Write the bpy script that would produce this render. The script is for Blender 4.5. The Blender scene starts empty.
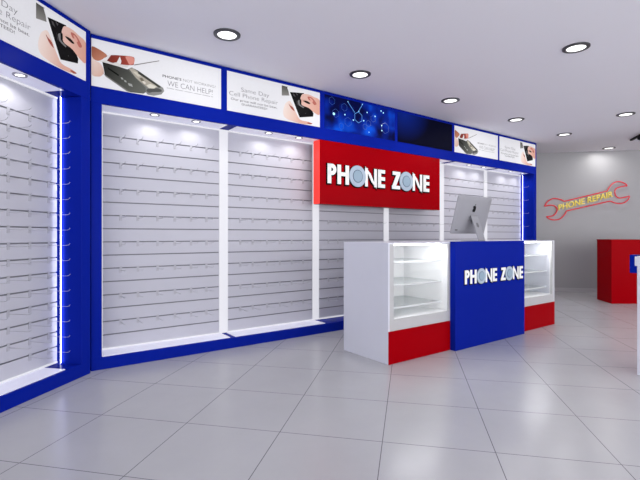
import bpy, bmesh, math
from mathutils import Vector, Matrix
R = math.radians
sc = bpy.context.scene
COL = sc.collection

# ------------------------------------------------------------------ helpers
def lin(c):
    return tuple(((v/255)/12.92 if v/255 <= .04045 else ((v/255+.055)/1.055)**2.4) for v in c)

def mat(name, col, rough=.5, emit=None, es=0.0, metal=0.0, spec=.5, coat=0.0, noise=0.0, nscale=8.0):
    m = bpy.data.materials.new(name); m.use_nodes = True
    nt = m.node_tree; b = nt.nodes['Principled BSDF']
    c = (*col, 1)
    b.inputs['Base Color'].default_value = c
    b.inputs['Roughness'].default_value = rough
    b.inputs['Metallic'].default_value = metal
    b.inputs['Specular IOR Level'].default_value = spec
    b.inputs['Coat Weight'].default_value = coat
    b.inputs['Coat Roughness'].default_value = .08
    if emit:
        b.inputs['Emission Color'].default_value = (*emit, 1)
        b.inputs['Emission Strength'].default_value = es
    if noise:
        tc = nt.nodes.new('ShaderNodeTexCoord'); n = nt.nodes.new('ShaderNodeTexNoise')
        n.inputs['Scale'].default_value = nscale; n.inputs['Detail'].default_value = 4
        r = nt.nodes.new('ShaderNodeMapRange')
        r.inputs['To Min'].default_value = 1-noise; r.inputs['To Max'].default_value = 1+noise
        mx = nt.nodes.new('ShaderNodeMix'); mx.data_type = 'RGBA'; mx.blend_type = 'MULTIPLY'
        mx.inputs['Factor'].default_value = 1
        mx.inputs['A'].default_value = c
        nt.links.new(tc.outputs['Object'], n.inputs['Vector'])
        nt.links.new(n.outputs['Fac'], r.inputs['Value'])
        nt.links.new(r.outputs['Result'], mx.inputs['B'])
        nt.links.new(mx.outputs['Result'], b.inputs['Base Color'])
    return m

class MB:
    """collects shapes into one mesh"""
    def __init__(s):
        s.bm = bmesh.new(); s.mi = 0
        s.col = s.bm.loops.layers.float_color.new('Col'); s.c = (1, 1, 1, 1)
    def faces(s, vs, fs):
        v = [s.bm.verts.new(p) for p in vs]
        out = []
        for f in fs:
            try: fc = s.bm.faces.new([v[i] for i in f])
            except ValueError: continue
            fc.material_index = s.mi
            for l in fc.loops: l[s.col] = s.c
            out.append(fc)
        return out
    def box(s, x0, x1, y0, y1, z0, z1):
        s.faces([(x0,y0,z0),(x1,y0,z0),(x1,y1,z0),(x0,y1,z0),(x0,y0,z1),(x1,y0,z1),(x1,y1,z1),(x0,y1,z1)],
                [(3,2,1,0),(4,5,6,7),(0,1,5,4),(1,2,6,5),(2,3,7,6),(3,0,4,7)])
        return s
    def prism(s, poly, f):
        """poly: 2D outline; f(u,v,w) -> point, w = 0..1 across the thickness"""
        n = len(poly)
        vs = [f(u,v,0) for u,v in poly] + [f(u,v,1) for u,v in poly]
        s.faces(vs, [tuple(range(n)), tuple(range(2*n-1, n-1, -1))] + [((i+1)%n, i, n+i, n+(i+1)%n) for i in range(n)])
        return s
    def lathe(s, prof, n=32, c=(0,0,0)):
        vs = []; fs = []
        for r, z in prof:
            for k in range(n):
                a = 2*math.pi*k/n; vs.append((c[0]+r*math.cos(a), c[1]+r*math.sin(a), c[2]+z))
        for i in range(len(prof)-1):
            for k in range(n):
                fs.append((i*n+k, i*n+(k+1)%n, (i+1)*n+(k+1)%n, (i+1)*n+k))
        if prof[0][0] > 1e-6: pass
        s.faces(vs, fs); return s
    def tube(s, pts, r, n=8, closed=False):
        P = [Vector(p) for p in pts]; m = len(P); vs = []; fs = []
        up = Vector((0,0,1))
        for i, p in enumerate(P):
            if closed: t = P[(i+1)%m]-P[i-1]
            else: t = P[min(i+1,m-1)]-P[max(i-1,0)]
            t.normalize()
            a = t.cross(up)
            if a.length < 1e-3: a = t.cross(Vector((1,0,0)))
            a.normalize(); b = a.cross(t)
            for k in range(n):
                w = 2*math.pi*k/n; vs.append(p+a*(r*math.cos(w))+b*(r*math.sin(w)))
        for i in range(m if closed else m-1):
            j = (i+1)%m
            for k in range(n): fs.append((i*n+k, i*n+(k+1)%n, j*n+(k+1)%n, j*n+k))
        if not closed:
            fs.append(tuple(range(n-1,-1,-1))); fs.append(tuple(range((m-1)*n, m*n)))
        s.faces(vs, fs); return s
    def build(s, name, mats, parent=None, bevel=0.0, smooth=False, loc=None):
        bmesh.ops.recalc_face_normals(s.bm, faces=s.bm.faces[:])
        me = bpy.data.meshes.new(name); s.bm.to_mesh(me); s.bm.free()
        for m in (mats if isinstance(mats, (list, tuple)) else [mats]): me.materials.append(m)
        o = bpy.data.objects.new(name, me); COL.objects.link(o)
        if parent: o.parent = parent
        if loc: o.location = loc
        if smooth:
            for p in me.polygons: p.use_smooth = True
            try: me.set_sharp_from_angle(angle=R(35))
            except Exception: pass
        if bevel:
            b = o.modifiers.new('bevel', 'BEVEL'); b.width = bevel; b.segments = 2; b.limit_method = 'ANGLE'
        return o

def thing(name, label, cat, loc=(0,0,0), rz=0.0, group=None):
    o = bpy.data.objects.new(name, None); COL.objects.link(o)
    o.empty_display_size = .1
    o.location = loc; o.rotation_euler = (0,0,rz)
    o['label'] = label; o['category'] = cat
    if group: o['group'] = group
    return o

def struct(o): o['kind'] = 'structure'; return o

def spline(pts, sub=6, closed=True):
    out = []; n = len(pts)
    for i in range(n if closed else n-1):
        p0, p1, p2, p3 = (pts[(i-1)%n], pts[i], pts[(i+1)%n], pts[(i+2)%n]) if closed else \
            (pts[max(i-1,0)], pts[i], pts[i+1], pts[min(i+2,n-1)])
        for k in range(sub):
            t = k/sub
            out.append(tuple(.5*((2*p1[j])+(-p0[j]+p2[j])*t+(2*p0[j]-5*p1[j]+4*p2[j]-p3[j])*t*t+(-p0[j]+3*p1[j]-3*p2[j]+p3[j])*t**3) for j in (0,1)))
    if not closed: out.append(tuple(pts[-1]))
    return out

def text_mesh(name, body, rect, m, parent, y=0.0, depth=.001, offset=0.0, shear=0.0, map3=None):
    """writing fitted into rect (x0,x1,z0,z1) of the parent's xz plane, facing -y"""
    cu = bpy.data.curves.new(name, 'FONT'); cu.body = body; cu.offset = offset; cu.extrude = 0
    cu.resolution_u = 4
    tmp = bpy.data.objects.new(name+'_curve', cu); COL.objects.link(tmp)
    dg = bpy.context.evaluated_depsgraph_get()
    me = bpy.data.meshes.new_from_object(tmp.evaluated_get(dg))
    bpy.data.objects.remove(tmp); bpy.data.curves.remove(cu)
    xs = [v.co.x for v in me.vertices]; ys = [v.co.y for v in me.vertices]
    a0, a1, b0, b1 = min(xs), max(xs), min(ys), max(ys)
    x0, x1, z0, z1 = rect
    for v in me.vertices:
        u = (v.co.x-a0)/(a1-a0); w = (v.co.y-b0)/(b1-b0)
        X = x0+(x1-x0)*u; Z = z0+(z1-z0)*w + shear*(X-x0)
        v.co = map3(X, Z) if map3 else (X, y, Z)
    me.materials.clear(); me.materials.append(m)
    o = bpy.data.objects.new(name, me); COL.objects.link(o)
    if parent: o.parent = parent
    if depth:
        s = o.modifiers.new('thickness', 'SOLIDIFY'); s.thickness = depth; s.offset = 0
    return o

# ------------------------------------------------------------------ materials
M = {}
M['blue'] = mat('glossy_blue_panel', (.0035,.014,.27), .25, spec=.015, noise=.04, nscale=3)
M['red'] = mat('glossy_red_panel', (.31,.0004,.0035), .25, spec=.015, noise=.03, nscale=3)
M['white_lam'] = mat('white_laminate', (.66,.67,.74), .35, noise=.02, nscale=5)
M['white_in'] = mat('white_cabinet_interior', (.88,.88,.88), .45, noise=.02)
M['slat'] = mat('pale_slatwall_laminate', (.48,.48,.535), .4, spec=.25, noise=.03, nscale=4)
M['groove'] = mat('grey_groove_insert', (.20,.20,.23), .45, noise=.03)
M['deck'] = mat('lit_white_acrylic', (.74,.74,.83), .3, (.80,.80,1.0), .13, noise=.02)
M['led'] = mat('led_diffuser', (.25,.25,.26), .5, (.93,.93,1.0), .37)
M['ledbar'] = mat('led_bar_light', (.25,.25,.26), .5, (.84,.86,1.0), 7.0)
M['chrome'] = mat('brushed_chrome', (.42,.42,.46), .45, metal=.1, noise=.04, nscale=20)
M['ring'] = mat('dark_trim_ring', (.045,.045,.05), .4, noise=.05)
M['silver_ring'] = mat('silver_trim_ring', (.30,.30,.36), .35, metal=.5, noise=.05)
M['lens'] = mat('lamp_lens', (.9,.9,.9), .5, (1,.99,.97), 1.1)
M['lens_small'] = mat('small_lamp_lens', (.9,.9,.9), .5, (1,.99,.97), 2.2)
M['ceiling'] = mat('ceiling_paint', (.84,.83,.87), .8, noise=.01, nscale=2)
M['wall'] = mat('grey_wall_paint', (.335,.333,.345), .42, noise=.015, nscale=2)
M['black'] = mat('black_plastic', (.004,.004,.005), .5, spec=.1, noise=.1)
M['alu'] = mat('silver_aluminium', (.31,.31,.335), .5, spec=.25, metal=.15, noise=.03, nscale=5)
M['letter_white'] = mat('white_sign_letter', (.60,.60,.60), .4, (1,1,1), .20, noise=.01)  # slight emission added to even out the white; letters are not lamps
M['letter_black'] = mat('black_sign_outline', (.003,.003,.004), .6, spec=.01, noise=.05)
M['disc'] = mat('pale_blue_disc', (.36,.44,.53), .4, (.5,.62,.74), .03, noise=.02)
M['disc_in'] = mat('mid_blue_disc', (.25,.35,.44), .4, (.4,.5,.6), .03, noise=.02)
M['disc_ring'] = mat('slate_ring', (.05,.09,.14), .4, noise=.02)
M['edge'] = mat('emissive_red_edge', (.5,.01,.01), .4, (1.0,.045,.03), .5)  # emission put into the red of the sign's side edges
M['neon_red'] = mat('red_neon_tube', (.40,.012,.02), .3, (.75,.03,.05), .30)
M['neon_yellow'] = mat('yellow_neon_tube', (.5,.40,.07), .3, (.80,.62,.10), .30)
M['ink'] = mat('grey_print_ink', (.10,.10,.11), .5, (.1,.1,.11), .25, noise=.02)
M['ink_dark'] = mat('dark_print_ink', (.015,.015,.018), .5, noise=.02)
M['screen_black'] = mat('dark_screen_glass', (.002,.002,.005), .12)

def print_material():
    m = bpy.data.materials.new('backlit_poster_print'); m.use_nodes = True
    nt = m.node_tree; b = nt.nodes['Principled BSDF']
    a = nt.nodes.new('ShaderNodeAttribute'); a.attribute_name = 'Col'
    n = nt.nodes.new('ShaderNodeTexNoise'); n.inputs['Scale'].default_value = 60
    tc = nt.nodes.new('ShaderNodeTexCoord'); nt.links.new(tc.outputs['Object'], n.inputs['Vector'])
    r = nt.nodes.new('ShaderNodeMapRange'); r.inputs['To Min'].default_value = .97; r.inputs['To Max'].default_value = 1.03
    nt.links.new(n.outputs['Fac'], r.inputs['Value'])
    mx = nt.nodes.new('ShaderNodeMix'); mx.data_type = 'RGBA'; mx.blend_type = 'MULTIPLY'; mx.inputs['Factor'].default_value = 1
    nt.links.new(a.outputs['Color'], mx.inputs['A']); nt.links.new(r.outputs['Result'], mx.inputs['B'])
    dk_ = nt.nodes.new('ShaderNodeMix'); dk_.data_type = 'RGBA'; dk_.blend_type = 'MULTIPLY'; dk_.inputs['Factor'].default_value = 1
    dk_.inputs['B'].default_value = (.5,.5,.5,1)
    nt.links.new(mx.outputs['Result'], dk_.inputs['A'])
    nt.links.new(dk_.outputs['Result'], b.inputs['Base Color']); nt.links.new(mx.outputs['Result'], b.inputs['Emission Color'])
    b.inputs['Emission Strength'].default_value = .23; b.inputs['Specular IOR Level'].default_value = .03; b.inputs['Roughness'].default_value = .4
    return m
M['print'] = print_material()

def screen_material(name, kind):
    m = bpy.data.materials.new(name); m.use_nodes = True
    nt = m.node_tree; b = nt.nodes['Principled BSDF']
    b.inputs['Base Color'].default_value = (.002,.002,.006,1); b.inputs['Roughness'].default_value = .45; b.inputs['Specular IOR Level'].default_value = .01
    tc = nt.nodes.new('ShaderNodeTexCoord')
    if kind == 'hex':
        mp = nt.nodes.new('ShaderNodeMapping'); mp.inputs['Location'].default_value = (.3,0,.1)
        n = nt.nodes.new('ShaderNodeTexNoise'); n.inputs['Scale'].default_value = 3.2; n.inputs['Detail'].default_value = 2
        cr = nt.nodes.new('ShaderNodeValToRGB')
        cr.color_ramp.elements[0].position = .40; cr.color_ramp.elements[0].color = (.0006,.0015,.028,1)
        cr.color_ramp.elements[1].position = .70; cr.color_ramp.elements[1].color = (.002,.055,.46,1)
        e = cr.color_ramp.elements.new(.55); e.color = (.001,.012,.19,1)
        nt.links.new(tc.outputs['Object'], mp.inputs['Vector']); nt.links.new(mp.outputs['Vector'], n.inputs['Vector'])
        nt.links.new(n.outputs['Fac'], cr.inputs['Fac']); nt.links.new(cr.outputs['Color'], b.inputs['Emission Color'])
    else:   # mostly dark picture with a blue glow in its upper left
        mp = nt.nodes.new('ShaderNodeMapping'); mp.vector_type = 'POINT'
        mp.inputs['Location'].default_value = (-.12,0,-.40); 
        g = nt.nodes.new('ShaderNodeVectorMath'); g.operation = 'LENGTH'
        sc_ = nt.nodes.new('ShaderNodeVectorMath'); sc_.operation = 'MULTIPLY'; sc_.inputs[1].default_value = (1.6,0,2.2)
        cr = nt.nodes.new('ShaderNodeValToRGB')
        cr.color_ramp.elements[0].position = .0; cr.color_ramp.elements[0].color = (.0015,.010,.13,1)
        cr.color_ramp.elements[1].position = .85; cr.color_ramp.elements[1].color = (.0004,.0006,.005,1)
        nt.links.new(tc.outputs['Object'], mp.inputs['Vector']); nt.links.new(mp.outputs['Vector'], sc_.inputs[0])
        nt.links.new(sc_.outputs['Vector'], g.inputs[0]); nt.links.new(g.outputs['Value'], cr.inputs['Fac'])
        nt.links.new(cr.outputs['Color'], b.inputs['Emission Color'])
    b.inputs['Emission Strength'].default_value = 1.0
    return m
M['hex_screen'] = screen_material('blue_hexagon_screen', 'hex')
M['dim_screen'] = screen_material('dark_blue_screen', 'dim')
M['hex_line'] = mat('pale_blue_screen_line', (.0,.0,.0), .3, (.10,.35,.95), .60)
M['hex_faint'] = mat('faint_blue_screen_line', (.0,.0,.0), .3, (.03,.14,.65), .38)
M['hex_dot'] = mat('bright_screen_dot', (.0,.0,.0), .3, (.35,.75,1.0), 1.0)

def glass_material(name, tint, refl=.08, alpha=.0):
    m = bpy.data.materials.new(name); m.use_nodes = True
    nt = m.node_tree; nt.nodes.clear()
    out = nt.nodes.new('ShaderNodeOutputMaterial')
    t = nt.nodes.new('ShaderNodeBsdfTransparent'); t.inputs['Color'].default_value = (*tint,1)
    g = nt.nodes.new('ShaderNodeBsdfGlossy'); g.inputs['Roughness'].default_value = .03
    lw = nt.nodes.new('ShaderNodeLayerWeight'); lw.inputs['Blend'].default_value = .5
    pw = nt.nodes.new('ShaderNodeMath'); pw.operation = 'POWER'; pw.inputs[1].default_value = 4
    f = nt.nodes.new('ShaderNodeMapRange'); f.inputs['To Min'].default_value = .02; f.inputs['To Max'].default_value = .4
    nt.links.new(lw.outputs['Facing'], pw.inputs[0]); nt.links.new(pw.outputs[0], f.inputs['Value'])
    mx = nt.nodes.new('ShaderNodeMixShader')
    nt.links.new(f.outputs['Result'], mx.inputs['Fac'])
    nt.links.new(t.outputs['BSDF'], mx.inputs[1]); nt.links.new(g.outputs['BSDF'], mx.inputs[2])
    last = mx
    if alpha:
        d = nt.nodes.new('ShaderNodeBsdfDiffuse'); d.inputs['Color'].default_value = (.75,.78,.78,1)
        m2 = nt.nodes.new('ShaderNodeMixShader'); m2.inputs['Fac'].default_value = alpha
        nt.links.new(mx.outputs['Shader'], m2.inputs[1]); nt.links.new(d.outputs['BSDF'], m2.inputs[2]); last = m2
    nt.links.new(last.outputs['Shader'], out.inputs['Surface'])
    return m
M['glass'] = glass_material('clear_glass', (.985,.985,.985))
M['shelf_glass'] = glass_material('frosted_shelf_glass', (.96,.97,.97), alpha=.22)

def floor_material():
    m = bpy.data.materials.new('polished_grey_tiles'); m.use_nodes = True
    nt = m.node_tree; b = nt.nodes['Principled BSDF']; N = nt.nodes.new; L = nt.links.new
    tc = N('ShaderNodeTexCoord')
    mp = N('ShaderNodeMapping'); mp.vector_type = 'TEXTURE'
    mp.inputs['Location'].default_value = (TX, TY, 0); mp.inputs['Rotation'].default_value = (0,0,TROT); mp.inputs['Scale'].default_value = (TS,TS,1)
    L(tc.outputs['Object'], mp.inputs['Vector'])
    sp = N('ShaderNodeSeparateXYZ'); L(mp.outputs['Vector'], sp.inputs['Vector'])
    masks = []
    for ax in ('X','Y'):
        fr = N('ShaderNodeMath'); fr.operation = 'PINGPONG'; fr.inputs[1].default_value = .5
        L(sp.outputs[ax], fr.inputs[0])
        lt = N('ShaderNodeMath'); lt.operation = 'LESS_THAN'; lt.inputs[1].default_value = .0036
        L(fr.outputs[0], lt.inputs[0]); masks.append(lt)
    mxm = N('ShaderNodeMath'); mxm.operation = 'MAXIMUM'
    L(masks[0].outputs[0], mxm.inputs[0]); L(masks[1].outputs[0], mxm.inputs[1])
    n1 = N('ShaderNodeTexNoise'); n1.inputs['Scale'].default_value = 2.2; n1.inputs['Detail'].default_value = 6; n1.inputs['Roughness'].default_value = .62
    n1.inputs['Distortion'].default_value = .2
    L(tc.outputs['Object'], n1.inputs['Vector'])
    cr = N('ShaderNodeValToRGB')
    cr.color_ramp.elements[0].position = .3; cr.color_ramp.elements[0].color = (.445,.445,.458,1)
    cr.color_ramp.elements[1].position = .72; cr.color_ramp.elements[1].color = (.475,.475,.488,1)
    L(n1.outputs['Fac'], cr.inputs['Fac'])
    mx = N('ShaderNodeMix'); mx.data_type = 'RGBA'
    L(mxm.outputs[0], mx.inputs['Factor']); L(cr.outputs['Color'], mx.inputs['A']); mx.inputs['B'].default_value = (.13,.13,.14,1)
    L(mx.outputs['Result'], b.inputs['Base Color'])
    b.inputs['Roughness'].default_value = .25
    b.inputs['Specular IOR Level'].default_value = .45
    return m

# ------------------------------------------------------------------ camera
H = 1.16; PHI = R(54.0)
cam = bpy.data.cameras.new('camera'); co = bpy.data.objects.new('camera', cam); COL.objects.link(co)
co.location = (0,0,H); co.rotation_euler = (R(90),0,PHI-R(90))
cam.sensor_width = 36; cam.sensor_fit = 'HORIZONTAL'; cam.lens = 36*430/640
cam.shift_y = -(240-235.5)/640
cam.clip_start = .05
sc.camera = co
V = Vector((math.cos(PHI), math.sin(PHI), 0)); RT = Vector((math.sin(PHI), -math.cos(PHI), 0))

# tiles: 0.6 m squares laid diagonally to the long wall
TS = .6; TROT = PHI - R(101.6) ; TX, TY = 0, 0
_yaw = -.203; _tx, _ty = 3.24*.6, -3.065*.6
# tile frame origin in world: camera-relative offset of grid point (0,0)
_c, _s = math.cos(_yaw), math.sin(_yaw)
_xc = _c*(-_tx) - _s*(-_ty); _d = _s*(-_tx) + _c*(-_ty)
_o = V*_d + RT*_xc
TX, TY = _o.x, _o.y
_gx = RT*_c + V*_s
TROT = math.atan2(_gx.y, _gx.x)
M['floor'] = floor_material()

# ------------------------------------------------------------------ the setting
A = R(43.4)
uA = Vector((math.cos(A), math.sin(A), 0)); nA = Vector((-math.sin(A), math.cos(A), 0))
L0 = Vector((.565, 4.068, 0))
CH = 2.886
BW = Vector((9.52, 4.085, 0))           # a point on the back wall; it runs along nA
floor = struct(MB().box(-4,13.2,-4,8.6,-.1,0).build('floor', M['floor']))
ceil = struct(MB().box(-4,13.2,-4,8.6,CH,CH+.1).build('ceiling', M['ceiling']))
YB = 4.43
struct(MB().box(.15,8.0,YB,YB+.1,0,CH).build('wall_main', M['wall']))
# left wall, behind the left display
wl = MB(); wl.box(-6.2,.15,.32,.42,0,CH)
o = struct(wl.build('wall_left', M['wall'])); o.location = L0; o.rotation_euler = (0,0,A)
# back wall
wb = MB(); wb.box(-4.6,4.4,0,.1,0,CH)
o = struct(wb.build('wall_back', M['wall'])); o.location = BW; o.rotation_euler = (0,0,A-R(90))
bb = MB(); bb.box(-4.6,4.4,-.012,0,0,.07)
o = struct(bb.build('baseboard_back', mat('grey_baseboard', (.42,.41,.43), .4, noise=.02), bevel=.003)); o.location = BW; o.rotation_euler = (0,0,A-R(90))
o = struct(MB().box(12.45,12.55,-4,.95,0,CH).build('wall_right', M['wall']))
# return between the long display and the back wall
struct(MB().box(7.9,8.0,YB+.1,6.0,0,CH).build('wall_alcove', M['wall']))

# ------------------------------------------------------------------ wall displays
ZB, ZS = .105, 2.30       # top of base, soffit
DEP = .256                # depth to slatwall face
GR = [2.080-.1224*k for k in range(16)]

def slat_panel(x0, x1, parent, DEP, name='slatwall'):
    mb = MB(); g = .0055
    zs = [ZB]; 
    edges = sorted([(z-g, z+g) for z in GR])
    prof = [(DEP, ZB)]
    for a, b in edges: prof += [(DEP,a),(DEP+.011,a),(DEP+.011,b),(DEP,b)]
    prof += [(DEP, ZS)]
    for i in range(len(prof)-1):
        (ya,za),(yb,zb) = prof[i],prof[i+1]
        mb.mi = 1 if (ya > DEP+.005 or yb > DEP+.005) else 0
        mb.faces([(x0,ya,za),(x1,ya,za),(x1,yb,zb),(x0,yb,zb)], [(0,1,2,3)])
    mb.mi = 0
    mb.box(x0,x1,DEP+.012,DEP+.03,ZB,ZS)
    return mb.build(name, [M['slat'], M['groove']], parent)

def lamp(name, parent, loc, energy, size, rot=(0,0,0), kind='AREA', spot=None, color=(1,.985,.96), spread=None, blend=.6):
    l = bpy.data.lights.new(name, kind); l.energy = energy; l.color = color
    if kind == 'AREA':
        l.shape = 'DISK'; l.size = size
        if spread: l.spread = spread
    else:
        l.shadow_soft_size = size; l.spot_size = spot; l.spot_blend = blend
    o = bpy.data.objects.new(name, l); COL.objects.link(o)
    if parent: o.parent = parent
    o.location = loc; o.rotation_euler = rot
    return o

def small_downlight(parent, x, y, energy):
    r = MB().lathe([(.030,-.001),(.032,-.006),(.045,-.006),(.047,0),(.047,.004)], 24).build('downlight', M['silver_ring'], parent, smooth=True, loc=(x,y,ZS-.001))
    MB().lathe([(.0001,-.0015),(.031,-.0015)], 24).build('lens', M['lens_small'], r)
    lamp('display_spot', r, (0,0,-.012), energy, .012, kind='SPOT', spot=R(162), blend=.6)
    return r

def wall_display(root, x0, x1, jl, jr, strips, lights, energy, DEP=DEP):
    # blue carcass: fascia header, base plinth, both side panels
    hd = MB().box(x0,x1,0,.03,ZS,CH-.004); hd.build('header', M['blue'], root, bevel=.002)
    MB().box(x0,x1,0,.30,0,ZB).build('plinth', M['blue'], root, bevel=.002)
    for a, b in ((x0,jl),(jr,x1)):
        MB().box(a,b,0,.30,ZB,ZS).build('side_panel', M['blue'], root, bevel=.002)
    MB().box(x0,x1,.03,.30,ZS+.004,ZS+.02).build('soffit', M['blue'], root)
    e2 = [jl-.05] + strips + [jr]
    for i, (a, b) in enumerate(zip(e2[:-1], e2[1:])):   # lit acrylic panels over and under each bay
        b2 = b-.15 if i == len(e2)-2 else b-.055
        MB().box(a+.055,b2,.032,DEP-.015,ZS,ZS+.0038).build('light_panel', M['deck'], root)
        if len(strips) > 3 and i in (2, 3): continue          # no lit panel under the sign
        MB().box(a+.055 if i == 0 else a+.03,b2 if i == len(e2)-2 else b-.03,.02,DEP-.015,ZB,ZB+.006).build('light_panel', M['deck'], root)
    ed = [jl+.046] + [v for s in strips for v in (s-.05, s+.05)] + [jr-.004]
    for i in range(0, len(ed), 2): slat_panel(ed[i], ed[i+1], root, DEP)
    for s in strips:
        MB().box(s-.049,s+.049,DEP-.002,DEP+.03,ZB+.006,ZS).build('light_strip', M['led'], root)
    MB().box(jl,jl+.046,DEP-.002,DEP+.03,ZB+.006,ZS).build('light_strip', M['led'], root)
    lb = MB(); lb.box(jr-.022,jr-.012,DEP-.046,DEP-.034,ZB+.006,ZS); lb.mi = 1; lb.box(jr-.026,jr-.0222,DEP-.048,DEP-.032,ZB+.006,ZS)  # blue strip added beside the bar to keep its glow off the slats
    lb.build('light_strip', [M['ledbar'], M['blue']], root)
    MB().box(jl+.012,jr-.012,DEP-.014,DEP-.002,ZS-.014,ZS).build('light_strip', M['led'], root)
    for x, y in lights: small_downlight(root, x, y, energy)
    MB().box(jl+.012,jr-.012,DEP-.014,DEP-.002,ZB+.006,ZB+.018).build('light_strip', M['led'], root)

main = thing('wall_display', 'long blue framed slatwall display behind the counter with lit white bays', 'wall display', (.576,4.116,0), 0, 'blue wall displays')
MS = [1.312, 2.535, 3.759, 4.984, 6.170]
ML = [(.547+k*1.225+dx, .085) for k in range(6) for dx in (0, .40)]
SPOT_E = 1.7
wall_display(main, 0, 7.404, .084, 7.319, MS, ML, SPOT_E)
left = thing('wall_display', 'angled blue framed slatwall display cut off by the left edge of view', 'wall display', L0, A, 'blue wall displays')
wall_display(left, -2.52, 0, -2.41, -.105, [-1.262], [(-.60,.085),(-.98,.085),(-1.66,.085),(-2.08,.085)], SPOT_E, .226)

# ------------------------------------------------------------------ slatwall hooks
ORD = ['first','second','third','fourth','fifth','sixth','seventh','eighth','ninth','tenth','eleventh','twelfth','thirteenth','fourteenth','fifteenth','sixteenth']
hk0 = bpy.data.objects.new('slatwall_hook', None); COL.objects.link(hk0); hk0.empty_display_size = .03
plate = MB(); plate.box(-.012,.012,-.004,0,-.045,.012); plate.box(-.011,.011,0,.008,-.002,.003)
plate = plate.build('back_plate', M['chrome'], hk0, bevel=.001)
prong = MB().tube([(0,-.002,-.02),(0,-.06,-.02),(0,-.165,-.02),(0,-.18,-.018),(0,-.19,-.013),(0,-.197,-.004)], .0016, 8)
prong = prong.build('prong', M['chrome'], hk0, smooth=True)
_first = [True]
def add_hook(parent_mat, x, z, label, group, DEP=DEP):
    if _first[0]: r = hk0; _first[0] = False
    else:
        r = hk0.copy(); COL.objects.link(r)
        for ch in (plate, prong):
            c = ch.copy(); COL.objects.link(c); c.parent = r
    p = parent_mat @ Vector((x, DEP-.0005, z))
    r.location = p; r.rotation_euler = (0,0,parent_mat.to_euler().z)
    r['label'] = label; r['category'] = 'hook'; r['group'] = group

MM = Matrix.Translation((.576,4.116,0))
ML_ = Matrix.Translation(L0) @ Matrix.Rotation(A,4,'Z')
HX = [.285,.437,.620,.790,.955,1.120]        # local to a bay that starts at 0
BAY = ['leftmost bay of the long wall','second bay of the long wall','third bay below the red sign','fourth bay below the red sign','fifth bay right of the red sign','last bay at the far right']
skip = set()
for k in range(5):            # fifth and sixth bays: those behind the computer or the counter show nothing
    pass
for bay in range(6):
    for r in range(8):
        for c in range(6):
            if bay == 2 and not (r == 3 or (r >= 4 and c < 2)): continue
            if bay == 3 and r != 3: continue
            if bay == 4 and (r > 3 or (r == 2 and c > 0) or (r == 3 and c > 0) or (r==1 and c in (2,3,4))): continue
            if bay == 5 and (r > 3): continue
            add_hook(MM, HX[c]+bay*1.2235, GR[2*r],
                     f'silver hook, {ORD[c]} from left, {ORD[r]} row down, {BAY[bay]}', 'hooks on the long slatwall')
for r in range(16):
    for c, x in enumerate((-.195,-.375,-.56,-.75)):
        if c == 3 and r in (13,14,15): continue
        if c == 2 and r == 15: continue
        add_hook(ML_, x, GR[r], f'silver hook, {ORD[c]} from the corner post, {ORD[r]} row down, angled left display', 'hooks on the angled left slatwall', .226)

# ------------------------------------------------------------------ header posters and screens
PH = .405; PZ = 2.440
def G(*c): return (*lin(c),1)
def poly(mb, pts, c, lay, smooth=True, grad=None):
    P = spline(pts, 4) if smooth else pts
    y = -.0062 - .0003*lay
    mb.c = G(*c)
    f = mb.faces([(min(max(u,.0015),mb.W-.0015), y, min(max(v,.0015),PH-.0015)) for u, v in P], [tuple(range(len(P)))])
    if grad:
        (u0,v0,c0),(u1,v1,c1) = grad
        a = Vector((u0,v0)); d = Vector((u1,v1))-a
        for fc in f:
            for l in fc.loops:
                t = max(0,min(1,(Vector((l.vert.co.x,l.vert.co.z))-a).dot(d)/d.length_squared))
                A0, B0 = G(*c0), G(*c1)
                l[mb.col] = tuple(A0[i]*(1-t)+B0[i]*t for i in range(4))

def poster(label, mtx, W, group):
    t = thing('lightbox_poster', label, 'poster', mtx @ Vector((0,0,PZ)), mtx.to_euler().z, group)
    b = MB(); b.c = G(243,243,246); b.box(0,W,-.006,0,0,PH); b.build('poster_panel', M['print'], t)
    return t

def picture(t, W, fn, name='printed_picture'):
    mb = MB(); mb.W = W; fn(mb)
    # triangulated flat print, normals towards the viewer
    bmesh.ops.triangulate(mb.bm, faces=mb.bm.faces[:])
    for f in mb.bm.faces:
        if f.normal.y > 0: f.normal_flip()
    return mb.build(name, M['print'], t)

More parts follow.
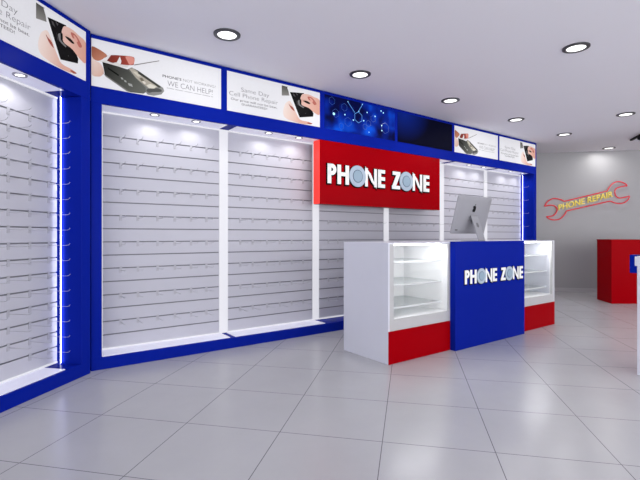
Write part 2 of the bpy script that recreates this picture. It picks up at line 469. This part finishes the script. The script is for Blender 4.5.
def phone_open(mb):
    k = mb.W/1.17
    def q(pts): return [(u*k, v) for u, v in pts]
    poly(mb, q([(-.0,.256),(.025,.22),(.07,.202),(.096,.143),(.083,.104),(.051,.085),(-.0,.1)]), (236,206,192), 0, grad=((0,.2,(243,222,212)),(.1*k,.1,(222,178,158))))
    poly(mb, q([(-.0,.33),(.05,.325),(.116,.292),(.109,.269),(.07,.23),(.031,.221),(-.0,.256)]), (182,104,76), 1, grad=((0,.33,(160,92,70)),(.1*k,.22,(206,140,112))))
    poly(mb, q([(.083,.226),(.142,.219),(.236,.204),(.285,.2),(.441,.068),(.448,.031),(.420,.010),(.312,.002),(.103,.115)]), (62,64,58), 2, False, grad=((.1*k,.2,(36,36,34)),(.4*k,.03,(104,106,100))))
    poly(mb, q([(.103,.115),(.312,.002),(.285,.002),(.110,.098),(.083,.135)]), (128,128,124), 3, False)
    poly(mb, q([(.285,.2),(.322,.226),(.376,.21),(.597,.099),(.607,.07),(.581,.034),(.514,.009),(.460,.008),(.441,.03),(.441,.068)]), (126,127,124), 3, False, grad=((.3*k,.2,(92,92,88)),(.6*k,.05,(152,153,150))))
    poly(mb, q([(.448,.045),(.470,.028),(.50,.04),(.57,.055),(.585,.07),(.55,.085),(.47,.066)]), (86,87,86), 4)
    poly(mb, q([(.298,.208),(.331,.222),(.551,.101),(.521,.077),(.462,.072),(.362,.135)]), (180,174,160), 5, False)
    poly(mb, q([(.376,.206),(.581,.101),(.559,.092),(.376,.183)]), (66,66,62), 6, False)
    poly(mb, q([(.448,.092),(.484,.112),(.536,.098),(.514,.075),(.47,.069)]), (226,222,208), 7, False)
    poly(mb, q([(.33,.19),(.36,.195),(.40,.165),(.375,.155)]), (214,208,190), 7, False)
    poly(mb, q([(.385,.145),(.41,.152),(.43,.13),(.405,.12)]), (120,112,98), 7, False)
    poly(mb, q([(.41,.118),(.425,.125),(.445,.11),(.43,.10)]), (232,226,212), 7, False)
    poly(mb, q([(.109,.269),(.155,.295),(.24,.312),(.333,.323),(.345,.295),(.34,.265),(.326,.247),(.223,.23),(.116,.234)]), (150,58,48), 8, grad=((.12*k,.26,(120,48,40)),(.34*k,.29,(176,78,66))))
    poly(mb, q([(.271,.311),(.333,.32),(.343,.295),(.34,.268),(.305,.245),(.285,.274)]), (226,150,136), 9)
    poly(mb, q([(.083,.236),(.142,.299),(.152,.294),(.118,.236)]), (240,238,238), 9, False)
    poly(mb, q([(.196,.236),(.223,.299),(.236,.263),(.23,.233)]), (240,238,238), 9, False)
    poly(mb, q([(.057,.22),(.116,.24),(.16,.226),(.20,.243),(.236,.228),(.298,.24),(.285,.215),(.223,.208),(.142,.214)]), (226,224,220), 10, False)
    poly(mb, q([(.34,.255),(.559,.344),(.562,.339),(.343,.248)]), (120,116,112), 11, False)
    for a in ([(.23,.118),(.247,.116),(.253,.1),(.235,.102)],[(.257,.101),(.275,.097),(.28,.082),(.262,.084)],[(.289,.08),(.322,.076),(.331,.053),(.297,.058)]):
        poly(mb, q(a), (170,172,168), 11, False)
    poly(mb, q([(.129,.182),(.216,.136),(.213,.124),(.126,.168)]), (24,24,22), 11, False)

def phone_hand(mb):
    k = mb.W/1.168
    def q(pts): return [(u*k, v) for u, v in pts]
    poly(mb, q([(.646,.387),(.725,.385),(.745,.292),(.646,.273)]), (110,108,104), 0, False, grad=((.68*k,.39,(84,82,78)),(.68*k,.27,(150,148,144))))
    poly(mb, q([(.678,.158),(.70,.20),(.749,.232),(.785,.195),(.843,.101),(.895,.042),(1.008,.037),(1.015,.015),(.947,.002),(.814,.007),(.692,.034),(.664,.09)]), (240,208,194), 1, grad=((.67*k,.1,(250,232,222)),(.9*k,.05,(232,182,164))))
    poly(mb, q([(.735,.20),(.756,.184),(.793,.166),(.814,.129),(.785,.140),(.76,.16)]), (168,84,72), 2)
    poly(mb, q([(.715,.378),(.735,.385),(.947,.384),(.97,.36),(1.10,.12),(1.077,.058),(.905,.044),(.88,.06),(.843,.101)]), (246,246,247), 3, False)
    poly(mb, q([(.752,.333),(.940,.357),(1.077,.146),(1.072,.108),(.882,.068)]), (20,19,20), 4, False)
    for a in ([(.79,.325),(.81,.32),(.83,.29),(.80,.30)],[(.83,.335),(.86,.33),(.85,.31)],[(.84,.26),(.845,.25),(.86,.20),(.85,.21)],[(.96,.13),(.97,.135),(.965,.12)]):
        poly(mb, q(a), (84,82,84), 5, False)
    poly(mb, q([(.88,.268),(.858,.252),(.862,.225),(.873,.205),(.932,.185),(.94,.197),(.891,.216),(.876,.245)]), (132,130,132), 5)
    poly(mb, q([(.895,.277),(.905,.32),(.932,.346),(1.008,.354),(1.08,.34),(1.166,.31),(1.166,.150),(1.092,.155),(1.008,.198),(.925,.210),(.905,.235),(.93,.262),(.985,.272),(.945,.285)]), (236,188,172), 6, grad=((.92*k,.3,(240,200,186)),(1.15*k,.2,(228,170,150))))
    poly(mb, q([(.993,.326),(1.054,.325),(1.119,.268),(1.085,.246),(1.045,.285),(1.008,.292)]), (196,114,102), 7)
    poly(mb, q([(1.02,.315),(1.05,.31),(1.07,.285),(1.045,.275)]), (236,176,160), 8)
    poly(mb, q([(.93,.268),(.985,.274),(1.03,.255),(1.01,.243),(.96,.252)]), (36,26,26), 7)
    poly(mb, q([(.985,.022),(1.02,.032),(1.06,.024),(1.02,.010)]), (178,100,84), 4)

def wording_help(t, k):
    W = k*1.17
    text_mesh('printed_text', "PHONE'S", (.592*k,.768*k,.199,.224), M['ink_dark'], t, -.0066, 0, .012)
    text_mesh('printed_text', 'NOT WORKING?', (.785*k,1.112*k,.199,.224), M['ink'], t, -.0066, 0, -.012)
    text_mesh('printed_text', 'WE CAN HELP!', (.637*k,1.080*k,.126,.176), M['ink'], t, -.0066, 0, -.012)
    mb = MB()
    n = 46
    for i in range(n):
        a = (.631+.455*i/n)*k
        if i % 9 == 7: continue
        mb.faces([(a,-.0066,.103),(a+.0068*k,-.0066,.103),(a+.0068*k,-.0066,.1085),(a,-.0066,.1085)], [(0,1,2,3)])
    mb.build('fine_print', M['ink'], t)
def wording_same(t, k):
    text_mesh('printed_text', 'Same Day', (.155*k,.487*k,.208,.264), M['ink'], t, -.0066, 0, -.012)
    text_mesh('printed_text', 'Cell Phone Repair', (.022*k,.596*k,.148,.204), M['ink'], t, -.0066, 0, -.012)
    text_mesh('printed_text', 'Our price will not be beat.', (.041*k,.588*k,.108,.140), M['ink_dark'], t, -.0066, 0, 0)
    text_mesh('printed_text', 'GUARANTEED!', (.160*k,.463*k,.080,.102), M['ink_dark'], t, -.0066, 0, 0)

PG = 'lightbox posters in the blue headers'
t = poster('white lightbox poster of hands prising open a phone, above the first long wall bay', Matrix.Translation((.578,4.116,0)), 1.170, PG)
picture(t, 1.17, phone_open); wording_help(t, 1)
t = poster('white same day repair poster of a cracked phone, beside the blue hexagon screen', Matrix.Translation((1.815,4.116,0)), 1.168, PG)
picture(t, 1.168, phone_hand); wording_same(t, 1)
t = poster('small white lightbox poster of hands opening a phone, right of the dark screen', Matrix.Translation((5.533,4.116,0)), 1.165, PG)
picture(t, 1.165, phone_open); wording_help(t, .996)
t = poster('small white same day repair poster at the far right end of the blue header', Matrix.Translation((6.755,4.116,0)), 1.174, PG)
picture(t, 1.174, phone_hand); wording_same(t, 1.005)
t = poster('large white poster of hands holding a cracked phone, above the angled left display', ML_ @ Matrix.Translation((-1.170,0,0)), 1.108, PG)
picture(t, 1.108, phone_hand); wording_same(t, .949)

# screens set into the header
t = thing('display_screen', 'glowing blue screen with hexagon pattern set in the header over the red sign', 'screen', (3.057,4.116,PZ), 0, 'screens in the blue header')
MB().box(0,1.18,-.006,0,0,PH).build('screen_panel', M['hex_screen'], t)
def hexagon(mb, cx, cz, r, w, y=-.0068, a0=90, sides=range(6)):
    for i in sides:
        p = [(cx+rr*math.cos(R(a0+60*j)), y, cz+rr*math.sin(R(a0+60*j))) for rr in (r, r-w) for j in (i, i+1)]
        mb.faces(p, [(0,1,3,2)])
def seg(mb, a, b, w, y=-.0068):
    a = Vector(a); b = Vector(b); d = (b-a).normalized(); n = Vector((-d.y,d.x))*w/2
    mb.faces([(p.x,y,p.y) for p in (a-n,b-n,b+n,a+n)], [(0,1,2,3)])
hb = MB(); hexagon(hb, .528, .212, .073, .007); seg(hb, (.470,.262),(.356,.375), .007); seg(hb, (.47,.262),(.423,.278),.001)
seg(hb, (.528,.285),(.595,.385), .007)
hb.build('hexagon_lines', M['hex_line'], t)
hb = MB()
for cx, cz, r in ((.108,.345,.05),(.997,.144,.075),(.165,.205,.055),(.253,.06,.042),(.36,.13,.06),(.70,.16,.045),(.78,.235,.045),(.30,.30,.05),(.64,.11,.04)):
    hexagon(hb, cx, cz, r, .004, -.0065)
hb.build('faint_hexagons', M['hex_faint'], t)
hb = MB()
for i, (u, v) in enumerate([(.136,.192),(.308,.21),(.676,.299),(.816,.272),(.617,.185),(.445,.165),(.922,.36),(.963,.342),(.933,.169),(.938,.104),(.709,.05),(.356,.38),(.595,.389),(.536,.291)]):
    r = .017 if i == 0 else (.009 if i < 10 else .006)
    hb.faces([(u+r*math.cos(k*math.pi/6),-.0071,v+r*math.sin(k*math.pi/6)) for k in range(12)], [tuple(range(12))])
hb.build('bright_dots', M['hex_dot'], t)
t = thing('display_screen', 'nearly black screen with faint blue glow set in the header, right of hexagon screen', 'screen', (4.295,4.116,PZ), 0, 'screens in the blue header')
MB().box(0,1.175,-.006,0,0,PH).build('screen_panel', M['dim_screen'], t)

# ------------------------------------------------------------------ PHONE ZONE lettering
def arc(cx, cz, r, a0, a1, n=14):
    return [(cx+r*math.cos(R(a0+(a1-a0)*i/n)), cz+r*math.sin(R(a0+(a1-a0)*i/n))) for i in range(n+1)]
def letter_polys(ch, x0, x1, h, w, e):
    """convex pieces of one letter; e grows every stroke outward (for the outline)"""
    P = []
    def rect(a, b, c, d): P.append([(a-e,c-e),(b+e,c-e),(b+e,d+e),(a-e,d+e)])
    if ch == 'P':
        rect(x0, x0+w, 0, h)
        ro = h*.285; cz = h-ro; ri = ro-w*.86; cx = x1-ro
        o_ = [(x0,cz+ro+e)] + arc(cx,cz,ro+e,90,-90,20) + [(x0,cz-ro-e)]
        i_ = [(x0,cz+ri-e)] + arc(cx,cz,max(ri-e,.001),90,-90,20) + [(x0,cz-ri+e)]
        for k in range(len(o_)-1): P.append([o_[k],o_[k+1],i_[k+1],i_[k]])
    elif ch == 'H':
        rect(x0,x0+w,0,h); rect(x1-w,x1,0,h); rect(x0,x1,h*.43,h*.43+w*.85)
    elif ch == 'N':
        W_ = x1-x0; v = W_*.22; dg = W_*.46
        rect(x0,x0+v,0,h); rect(x1-v,x1,0,h)
        P.append([(x0-e,h*1.08+e*1.5),(x0+dg+e,h*.72+e),(x1+e,-h*.08-e*1.5),(x1-dg-e,h*.28-e)])
    elif ch == 'E':
        rect(x0,x0+w,0,h)
        for zz in (0, h*.5-w*.42, h-w*.85): rect(x0,x1,zz,zz+w*.85)
    elif ch == 'Z':
        rect(x0+.06*h,x1,h-w*.85,h); rect(x0,x1-.02*h,0,w*.85)
        P.append([(x0-e,w*.5),(x0+w*1.25+e,w*.5),(x1+e,h-w*.5),(x1-w*1.25-e,h-w*.5)])
    return P
LAY = [('P',.107,.240),('H',.258,.440),('O',.580,.135),('N',.708,.912),('E',.934,1.060),('Z',1.192,1.352),('O',1.468,.132),('N',1.600,1.796),('E',1.824,1.949)]
def lettering(root, x0, z0, s, y):
    """root-local, facing -y; y = face the letters are fixed to"""
    h = .237*s; w = .055*s
    def disc(mb, cx, cz, r, ya, yb, n=40):
        mb.prism([(cx+r*math.cos(2*math.pi*k/n), cz+r*math.sin(2*math.pi*k/n)) for k in range(n)], lambda u,v,q: (u, ya+(yb-ya)*q, v))
    for ch, a, b in LAY:
        bk = MB(); wh = MB()
        if ch == 'O':
            cx = x0+a*s; cz = z0+h*.5
            disc(wh, cx, cz, b*s, y-.007*s, y-.016*s); o = wh.build('letter', M['disc'], root)
            disc(bk, cx-.005*s, cz-.006*s, (b+.008)*s, y, y-.007*s); bk.build('letter_outline', M['letter_black'], o)
            d2 = MB(); disc(d2, cx, cz, b*s*.60, y-.016*s, y-.018*s); d2.build('disc_ring', M['disc_ring'], o)
            d3 = MB(); disc(d3, cx, cz, b*s*.54, y-.018*s, y-.020*s); d3.build('disc_centre', M['disc_in'], o)
            continue
        for p in letter_polys(ch, a*s, b*s, h, w, .012*s):
            bk.prism([(u-.006*s,v-.007*s) for u,v in p], lambda u,v,q: (x0+u, y-.007*s*q, z0+v))
        for p in letter_polys(ch, a*s, b*s, h, w, 0):
            wh.prism(p, lambda u,v,q: (x0+u, y-.006*s-.006*s*q, z0+v))
        o = wh.build('letter', M['letter_white'], root)
        bk.build('letter_outline', M['letter_black'], o)

sg = thing('sign_board', 'red PHONE ZONE sign board hanging below the blue header', 'sign', (2.99,4.118,1.535))
MB().box(0,2.198,0,.125,0,ZS-1.535-.002).build('board', M['red'], sg, bevel=.003)
MB().box(-.006,0,.004,.122,.004,ZS-1.535-.006).build('glowing_edge', M['edge'], sg)  # thin red side strips, made to glow by their material
MB().box(2.198,2.203,.004,.122,.004,ZS-1.535-.006).build('glowing_edge', M['edge'], sg)
for xx in (.35, 1.85):
    MB().box(xx,xx+.05,.125,DEP,.1,.5).build('wall_bracket', M['red'], sg)
lettering(sg, 0, 1.788-1.535, 1.0, 0)

# ------------------------------------------------------------------ counter
CY0, CY1, CX0, CX1, CZ = 2.755, 3.385, 2.757, 5.800, 1.095
BX0, BX1 = 3.63, 4.937
def showcase(label, x0, x1, mirror):
    t = thing('display_counter', label, 'display counter', (x0 if not mirror else x1, CY0, 0), 0, 'glass fronted display counters')
    W = x1-x0
    sx = -1 if mirror else 1
    def bx(mb, a, b, *r):
        a, b = sorted((sx*a, sx*b)); return mb.box(a, b, *r)
    D = CY1-CY0; ZG = .397
    bx(MB(), 0, .018, 0, D, 0, CZ).build('side_panel', M['white_lam'], t, bevel=.001)
    bx(MB(), W-.018, W-.001, .004, D, 0, CZ-.02).build('side_panel', M['white_in'], t)
    bx(MB(), .018, W-.018, D-.018, D, 0, CZ-.02).build('back_panel', M['white_in'], t)
    bx(MB(), .0005, W-.001, -.004, .014, 0, .296).build('kick_panel', M['red'], t, bevel=.001)
    fr = MB(); bx(fr, .018, W-.001, 0, .018, .296, ZG); bx(fr, .018, .07, 0, .018, ZG, CZ-.012); bx(fr, W-.022, W-.001, 0, .018, ZG, CZ-.012)
    fr.build('face_frame', M['rail'], t, bevel=.001)
    bx(MB(), .018, W-.001, .018, D-.018, ZG-.02, ZG).build('bottom_panel', M['white_in'], t)
    tp = MB(); bx(tp, 0.018, W-.001, 0, D, CZ-.014, CZ); tp.build('top_panel', M['white_lam'], t, bevel=.001)
    lin_ = MB(); bx(lin_, .018, .066, .018, .03, ZG, CZ-.014); lin_.build('inner_post', M['white_in'], t)
    for z in (.478,.688,.900):
        s = MB(); bx(s, .022, W-.022, .09, D-.020, z, z+.008); s.build('glass_shelf', M['shelf_glass'], t)
        e = MB(); bx(e, .022, W-.022, .086, .09, z-.004, z+.012); e.build('shelf_edge', M['shelf_edge'], t)
    gp = MB(); bx(gp, .062, W-.016, .006, .010, ZG-.004, CZ-.014); gp.build('front_glass', M['glass'], t)
    ls = MB(); bx(ls, .075, W-.12, .022, .12, CZ-.024, CZ-.014); ls.build('light_strip', M['case_led'], t)
    return t
M['rail'] = mat('darkened_frame_laminate', (.47,.47,.475), .4, spec=.3, noise=.02)  # colour darkened to offset strong light on the counter fronts
M['shelf_edge'] = mat('shelf_edge_trim', (.62,.64,.64), .4, noise=.02)
M['case_led'] = mat('showcase_led', (.9,.9,.9), .5, (1,1,1), 10.0)
showcase('glass fronted white display counter with red base, left of the blue desk', CX0, BX0, False)
showcase('glass fronted white display counter with red base, right of the blue desk', BX1, CX1, True)
dk = thing('cash_desk', 'blue fronted PHONE ZONE cash desk between the two glass display counters', 'cash desk', (BX0,CY0-.068,0))
DW = BX1-BX0
MB().box(0,DW,0,.066,0,CZ+.004).build('front_panel', M['blue'], dk, bevel=.0025)
MB().box(.001,DW-.001,.066,.068+CY1-CY0,CZ-.02,CZ).build('worktop', M['white_lam'], dk, bevel=.001)
for a in (.002, DW-.02): MB().box(a,a+.018,.066,.068+CY1-CY0,0,CZ-.02).build('end_panel', M['white_lam'], dk)
lettering(dk, 3.776-BX0-.107*.604, .660, .604, 0)

# ------------------------------------------------------------------ computer
ic = thing('desktop_computer', 'silver desktop computer seen from behind on the blue cash desk', 'computer', (4.361, 2.985, CZ))
# tilted panel: bottom (y .082, z .088) to top (y -.032, z .514)
tilt = math.atan2(.114,.426); PHt = .441; PW = .648
def pm(x, d, s):   # x across, d depth behind the glass towards the back (viewer), s up the panel
    return (x, .082 - math.sin(tilt)*s - math.cos(tilt)*d, .088 + math.cos(tilt)*s - math.sin(tilt)*d)
def rrect(w, h, r, n=5):
    out = []
    for cx, cz, a in ((w/2-r,h-r,0),(-w/2+r,h-r,90),(-w/2+r,r,180),(w/2-r,r,270)):
        out += arc(cx,cz,r,a,a+90,n)
    return out
mb = MB(); prof = rrect(PW, PHt, .018); n = len(prof)
rings = [(0,0),(.006,0),(.010,.008),(.014,.06),(.017,.12),(.018,.18)]   # depth, inset: the bulged aluminium back
vs = []
for dd, ins in rings:
    for (u, v) in prof:
        ku = max(0,1-ins/(PW/2)); kv = max(0,1-ins/(PHt/2)*.85)
        vs.append(pm(u*ku, dd, PHt/2+(v-PHt/2)*kv))
fs = [tuple(range(n))]
for i in range(len(rings)-1):
    for k in range(n): fs.append((i*n+k, i*n+(k+1)%n, (i+1)*n+(k+1)%n, (i+1)*n+k))
fs.append(tuple(range((len(rings)-1)*n, len(rings)*n)))
mb.faces(vs, fs); body = mb.build('screen_housing', M['alu'], ic, smooth=True)
mb = MB(); mb.prism(rrect(PW-.02, PHt-.09, .004), lambda u,v,q: pm(u, -.0005-.001*q, v+.08)); mb.build('screen_glass', M['screen_black'], ic)
# fruit mark on the housing
ap = spline([(0,.030),(.012,.036),(.026,.030),(.030,.018),(.022,.010),(.021,-.004),(.031,-.014),(.024,-.030),(.012,-.040),(0,-.036),(-.012,-.040),(-.024,-.028),(-.031,-.008),(-.028,.018),(-.016,.034)], 4)
mb = MB(); mb.prism([(-u*.95,v) for u,v in ap], lambda u,v,q: pm(u+.0, .0195+.0015*q, .300+v))
lf = spline([(0,.038),(.002,.048),(.013,.056),(.011,.044)], 4)
mb.prism([(u,v) for u,v in lf], lambda u,v,q: pm(u, .0195+.0015*q, .300+v)); mb.build('logo', M['black'], ic)
mb = MB(); mb.prism(rrect(.05,.010,.004), lambda u,v,q: pm(u-.24, .010+.004*q, .040+v)); mb.build('port_slot', M['black'], ic)
# stand: leaning neck with a cable hole, then a flat foot running under the screen
mb = MB(); hw = .064
neck = [(-.012,.287),(-.062,.165),(-.104,.030),(-.112,.010),(-.105,.003),(-.02,.003),(.10,.003)]
th = .007
vs = []; fs = []
for i, (y, z) in enumerate(neck):
    a = neck[max(i-1,0)]; b = neck[min(i+1,len(neck)-1)]
    d = Vector((b[0]-a[0], b[1]-a[1])).normalized(); nn = Vector((-d.y, d.x))*th/2
    w2 = hw if i < 4 else hw+.03*min(1,(i-3)/2)
    for sx_ in (-w2, w2):
        for sg_ in (-1, 1): vs.append((sx_, y+nn.x*sg_, max(z+nn.y*sg_, .0005)))
for i in range(len(neck)-1):
    a = i*4; b = a+4
    fs += [(a,a+1,b+1,b),(a+2,b+2,b+3,a+3),(a,b,b+2,a+2),(a+1,a+3,b+3,b+1)]
fs += [(0,2,3,1),(len(vs)-4,len(vs)-3,len(vs)-1,len(vs)-2)]
mb.faces(vs, fs); mb.build('stand', M['alu'], ic, bevel=.002)
mb = MB(); d = Vector((-.050,-.122)).normalized(); cy, cz = -.0546,.183; nn = Vector((d.y,-d.x))
mb.prism([(.021*math.cos(2*math.pi*k/24), .030*math.sin(2*math.pi*k/24)) for k in range(24)],
         lambda u,v,q: (u, cy+d.x*v+nn.x*(.0035+.001*q), cz+d.y*v+nn.y*(.0035+.001*q)))
mb.build('cable_hole', mat('grey_cable_hole', (.12,.12,.13), .5, noise=.05), ic)
mb = MB(); mb.prism(rrect(.085,.06,.01), lambda u,v,q: pm(u, .016+.012*q, v+.165)); mb.build('hinge', M['alu'], ic)

# ------------------------------------------------------------------ neon wrench on the back wall
def on_back(a, z, off): 
    p = BW - nA*a - uA*off; return (p.x, p.y, z)
nz = thing('neon_sign', 'red neon wrench sign reading PHONE REPAIR on the grey back wall', 'neon sign', on_back(.17,1.86,0), A-R(90))
def nl(a, z, off): return (a-.17, -off, z-1.86)
W1 = [(-.615,1.77),(-.552,1.872),(-.44,1.929),(-.314,1.91),(-.236,1.868)]
W2 = [(.567,2.064),(.613,2.147),(.688,2.229),(.794,2.253),(.899,2.208),(.935,2.164)]
W3 = [(.935,2.164),(.824,2.149),(.733,2.111),(.709,2.045),(.733,1.961),(.809,1.919),(.979,1.956)]
W4 = [(.979,1.956),(.944,1.874),(.854,1.815),(.733,1.817),(.628,1.862)]
W5 = [(-.189,1.669),(-.236,1.585),(-.314,1.507),(-.409,1.484),(-.504,1.501),(-.577,1.553)]
W6 = [(-.577,1.553),(-.456,1.569),(-.393,1.631),(-.371,1.706),(-.409,1.768),(-.504,1.793),(-.615,1.77)]
pts = []
for Wk in (W1,W2,W3,W4,W5,W6):
    q = spline(Wk, 5, closed=False)
    pts += q if not pts or (abs(pts[-1][0]-q[0][0])+abs(pts[-1][1]-q[0][1]) > 1e-4) else q[1:]
pts = pts[:-1] if abs(pts[-1][0]-pts[0][0]) < 1e-4 else pts
MB().tube([nl(a,z,.03) for a,z in pts], .0105, 8, closed=True).build('neon_tube', M['neon_red'], nz, smooth=True)
mb = MB()
for a, z in ((-.44,1.929),(.2,1.975),(.794,2.253),(.8,1.815),(-.40,1.484),(.2,1.765)):
    mb.box(*(lambda p: (p[0]-.008,p[0]+.008,-.03,0,p[2]-.008,p[2]+.008))(nl(a,z,0)))
mb.build('standoff', M['ring'], nz)
text_mesh('neon_lettering', 'PHONE REPAIR', (-.345,.675,1.680,1.800), M['neon_yellow'], nz, depth=.012, offset=.012, shear=.262, map3=lambda X,Z: nl(X,Z,.03))

# ------------------------------------------------------------------ red desk by the back wall
rd = thing('service_desk', 'red service desk with chamfered corner standing near the grey back wall', 'desk', (8.298,2.998,0))
e1 = Vector((.81,-.586)); e2 = Vector((.586,.81))
Bp = Vector((8.298,2.998)); Ap = Vector((8.67,3.365)); Cp = Bp+e1*1.55; Dp = Cp+e2*.516
outl = [(p.x-8.298,p.y-2.998) for p in (Ap,Bp,Cp,Dp)]
MB().prism(outl, lambda u,v,q: (u,v,1.072*q)).build('body', M['red'], rd, bevel=.003)
inn = [(.6+.0,.2),]
cx_, cy_ = sum(p[0] for p in outl)/4, sum(p[1] for p in outl)/4
MB().prism([((u-cx_)*1.006+cx_,(v-cy_)*1.012+cy_) for u,v in outl], lambda u,v,q: (u,v,1.072+.02*q)).build('desktop', M['red'], rd, bevel=.002)

# ------------------------------------------------------------------ white pedestal at the right edge
pd = thing('display_pedestal', 'white pedestal with a blue plate, cut off by the right edge of view', 'pedestal', (4.239,1.345,0))
MB().box(0,.38,-.38,0,0,.99).build('column', M['white_lam'], pd, bevel=.003)
MB().box(-.004,.39,-.39,.016,.905,.985).build('head', M['white_lam'], pd, bevel=.003)
MB().box(.022,.36,-.36,-.02,.985,1.012).build('top_plate', M['white_lam'], pd, bevel=.003)
MB().box(-.002,.10,.0,.052,.846,.998).build('blue_plate', M['blue'], pd, bevel=.002)

# ------------------------------------------------------------------ ceiling lights
def downlight(x, y, label, energy):
    t = thing('ceiling_light', label, 'ceiling light', (x,y,CH), 0, 'round ceiling lights')
    MB().lathe([(.080,-.004),(.082,-.012),(.100,-.014),(.113,-.008),(.115,0)], 40).build('trim_ring', M['ring'], t, smooth=True)
    MB().lathe([(.0001,-.006),(.081,-.006)], 40).build('lens', M['lens'], t)
    lamp('downlight_lamp', t, (0,0,-.02), energy, .16)
    return t
LE = 3.4
rowA = [(1.524,3.455,'round ceiling light nearest the left, above the phone opening poster'),
        (3.051,3.468,'round ceiling light in front of the blue hexagon screen'),
        (4.574,3.462,'round ceiling light in front of the dark screen'),
        (6.120,3.462,'round ceiling light in front of the last two posters'),
        (7.674,3.481,'round ceiling light just past the right end of the blue header'),
        (9.59,3.51,'farthest round ceiling light, close to the grey back wall'),
        (4.222,1.812,'largest round ceiling light, upper right of view'),
        (7.110,2.391,'round ceiling light by the right edge of view, nearer than the back wall one')]
for x, y, l in rowA: downlight(x, y, l, LE)
# black track spotlight at the right edge
tk = thing('track_spotlight', 'black track spotlight on the ceiling at the right edge of view', 'spotlight', (9.04,2.959,CH))
dv = Vector((8.752-9.04, 2.733-2.959,0)); dl = dv.length; dv.normalize(); pv = Vector((-dv.y,dv.x,0))
mb = MB()
def tl(a, b, z): p = dv*a+pv*b; return (p.x,p.y,z)
LT = 1.1
mb.faces([tl(a,b,z) for z in (-.03,-.001) for a,b in ((0,-.018),(LT,-.018),(LT,.018),(0,.018))],
         [(3,2,1,0),(4,5,6,7),(0,1,5,4),(1,2,6,5),(2,3,7,6),(3,0,4,7)])
mb.build('track', M['black'], tk)
p = dv*.47
MB().tube([(p.x,p.y,-.03),(p.x,p.y,-.075)], .012, 10).build('stem', M['black'], tk, smooth=True)
MB().tube([(p.x-.06,p.y+.03,-.075),(p.x+.10,p.y-.05,-.115)], .040, 18).build('lamp_head', M['black'], tk, smooth=True)

# ------------------------------------------------------------------ light and view
w = bpy.data.worlds.new('world'); sc.world = w; w.use_nodes = True
bg = w.node_tree.nodes['Background']; bg.inputs['Color'].default_value = (.965,.965,.99,1); bg.inputs['Strength'].default_value = 2.15  # even background light added as fill, entering where walls are left open
sc.view_settings.view_transform = 'Standard'; sc.view_settings.look = 'None'
sc.view_settings.exposure = 0.72; sc.view_settings.gamma = 1
sc.view_settings.use_curve_mapping = False
sc.cycles.max_bounces = 8; sc.cycles.diffuse_bounces = 5; sc.cycles.glossy_bounces = 4; sc.cycles.transparent_max_bounces = 12
sc.cycles.sample_clamp_indirect = 4; sc.cycles.use_denoising = True
sc.cycles.caustics_reflective = False; sc.cycles.caustics_refractive = False
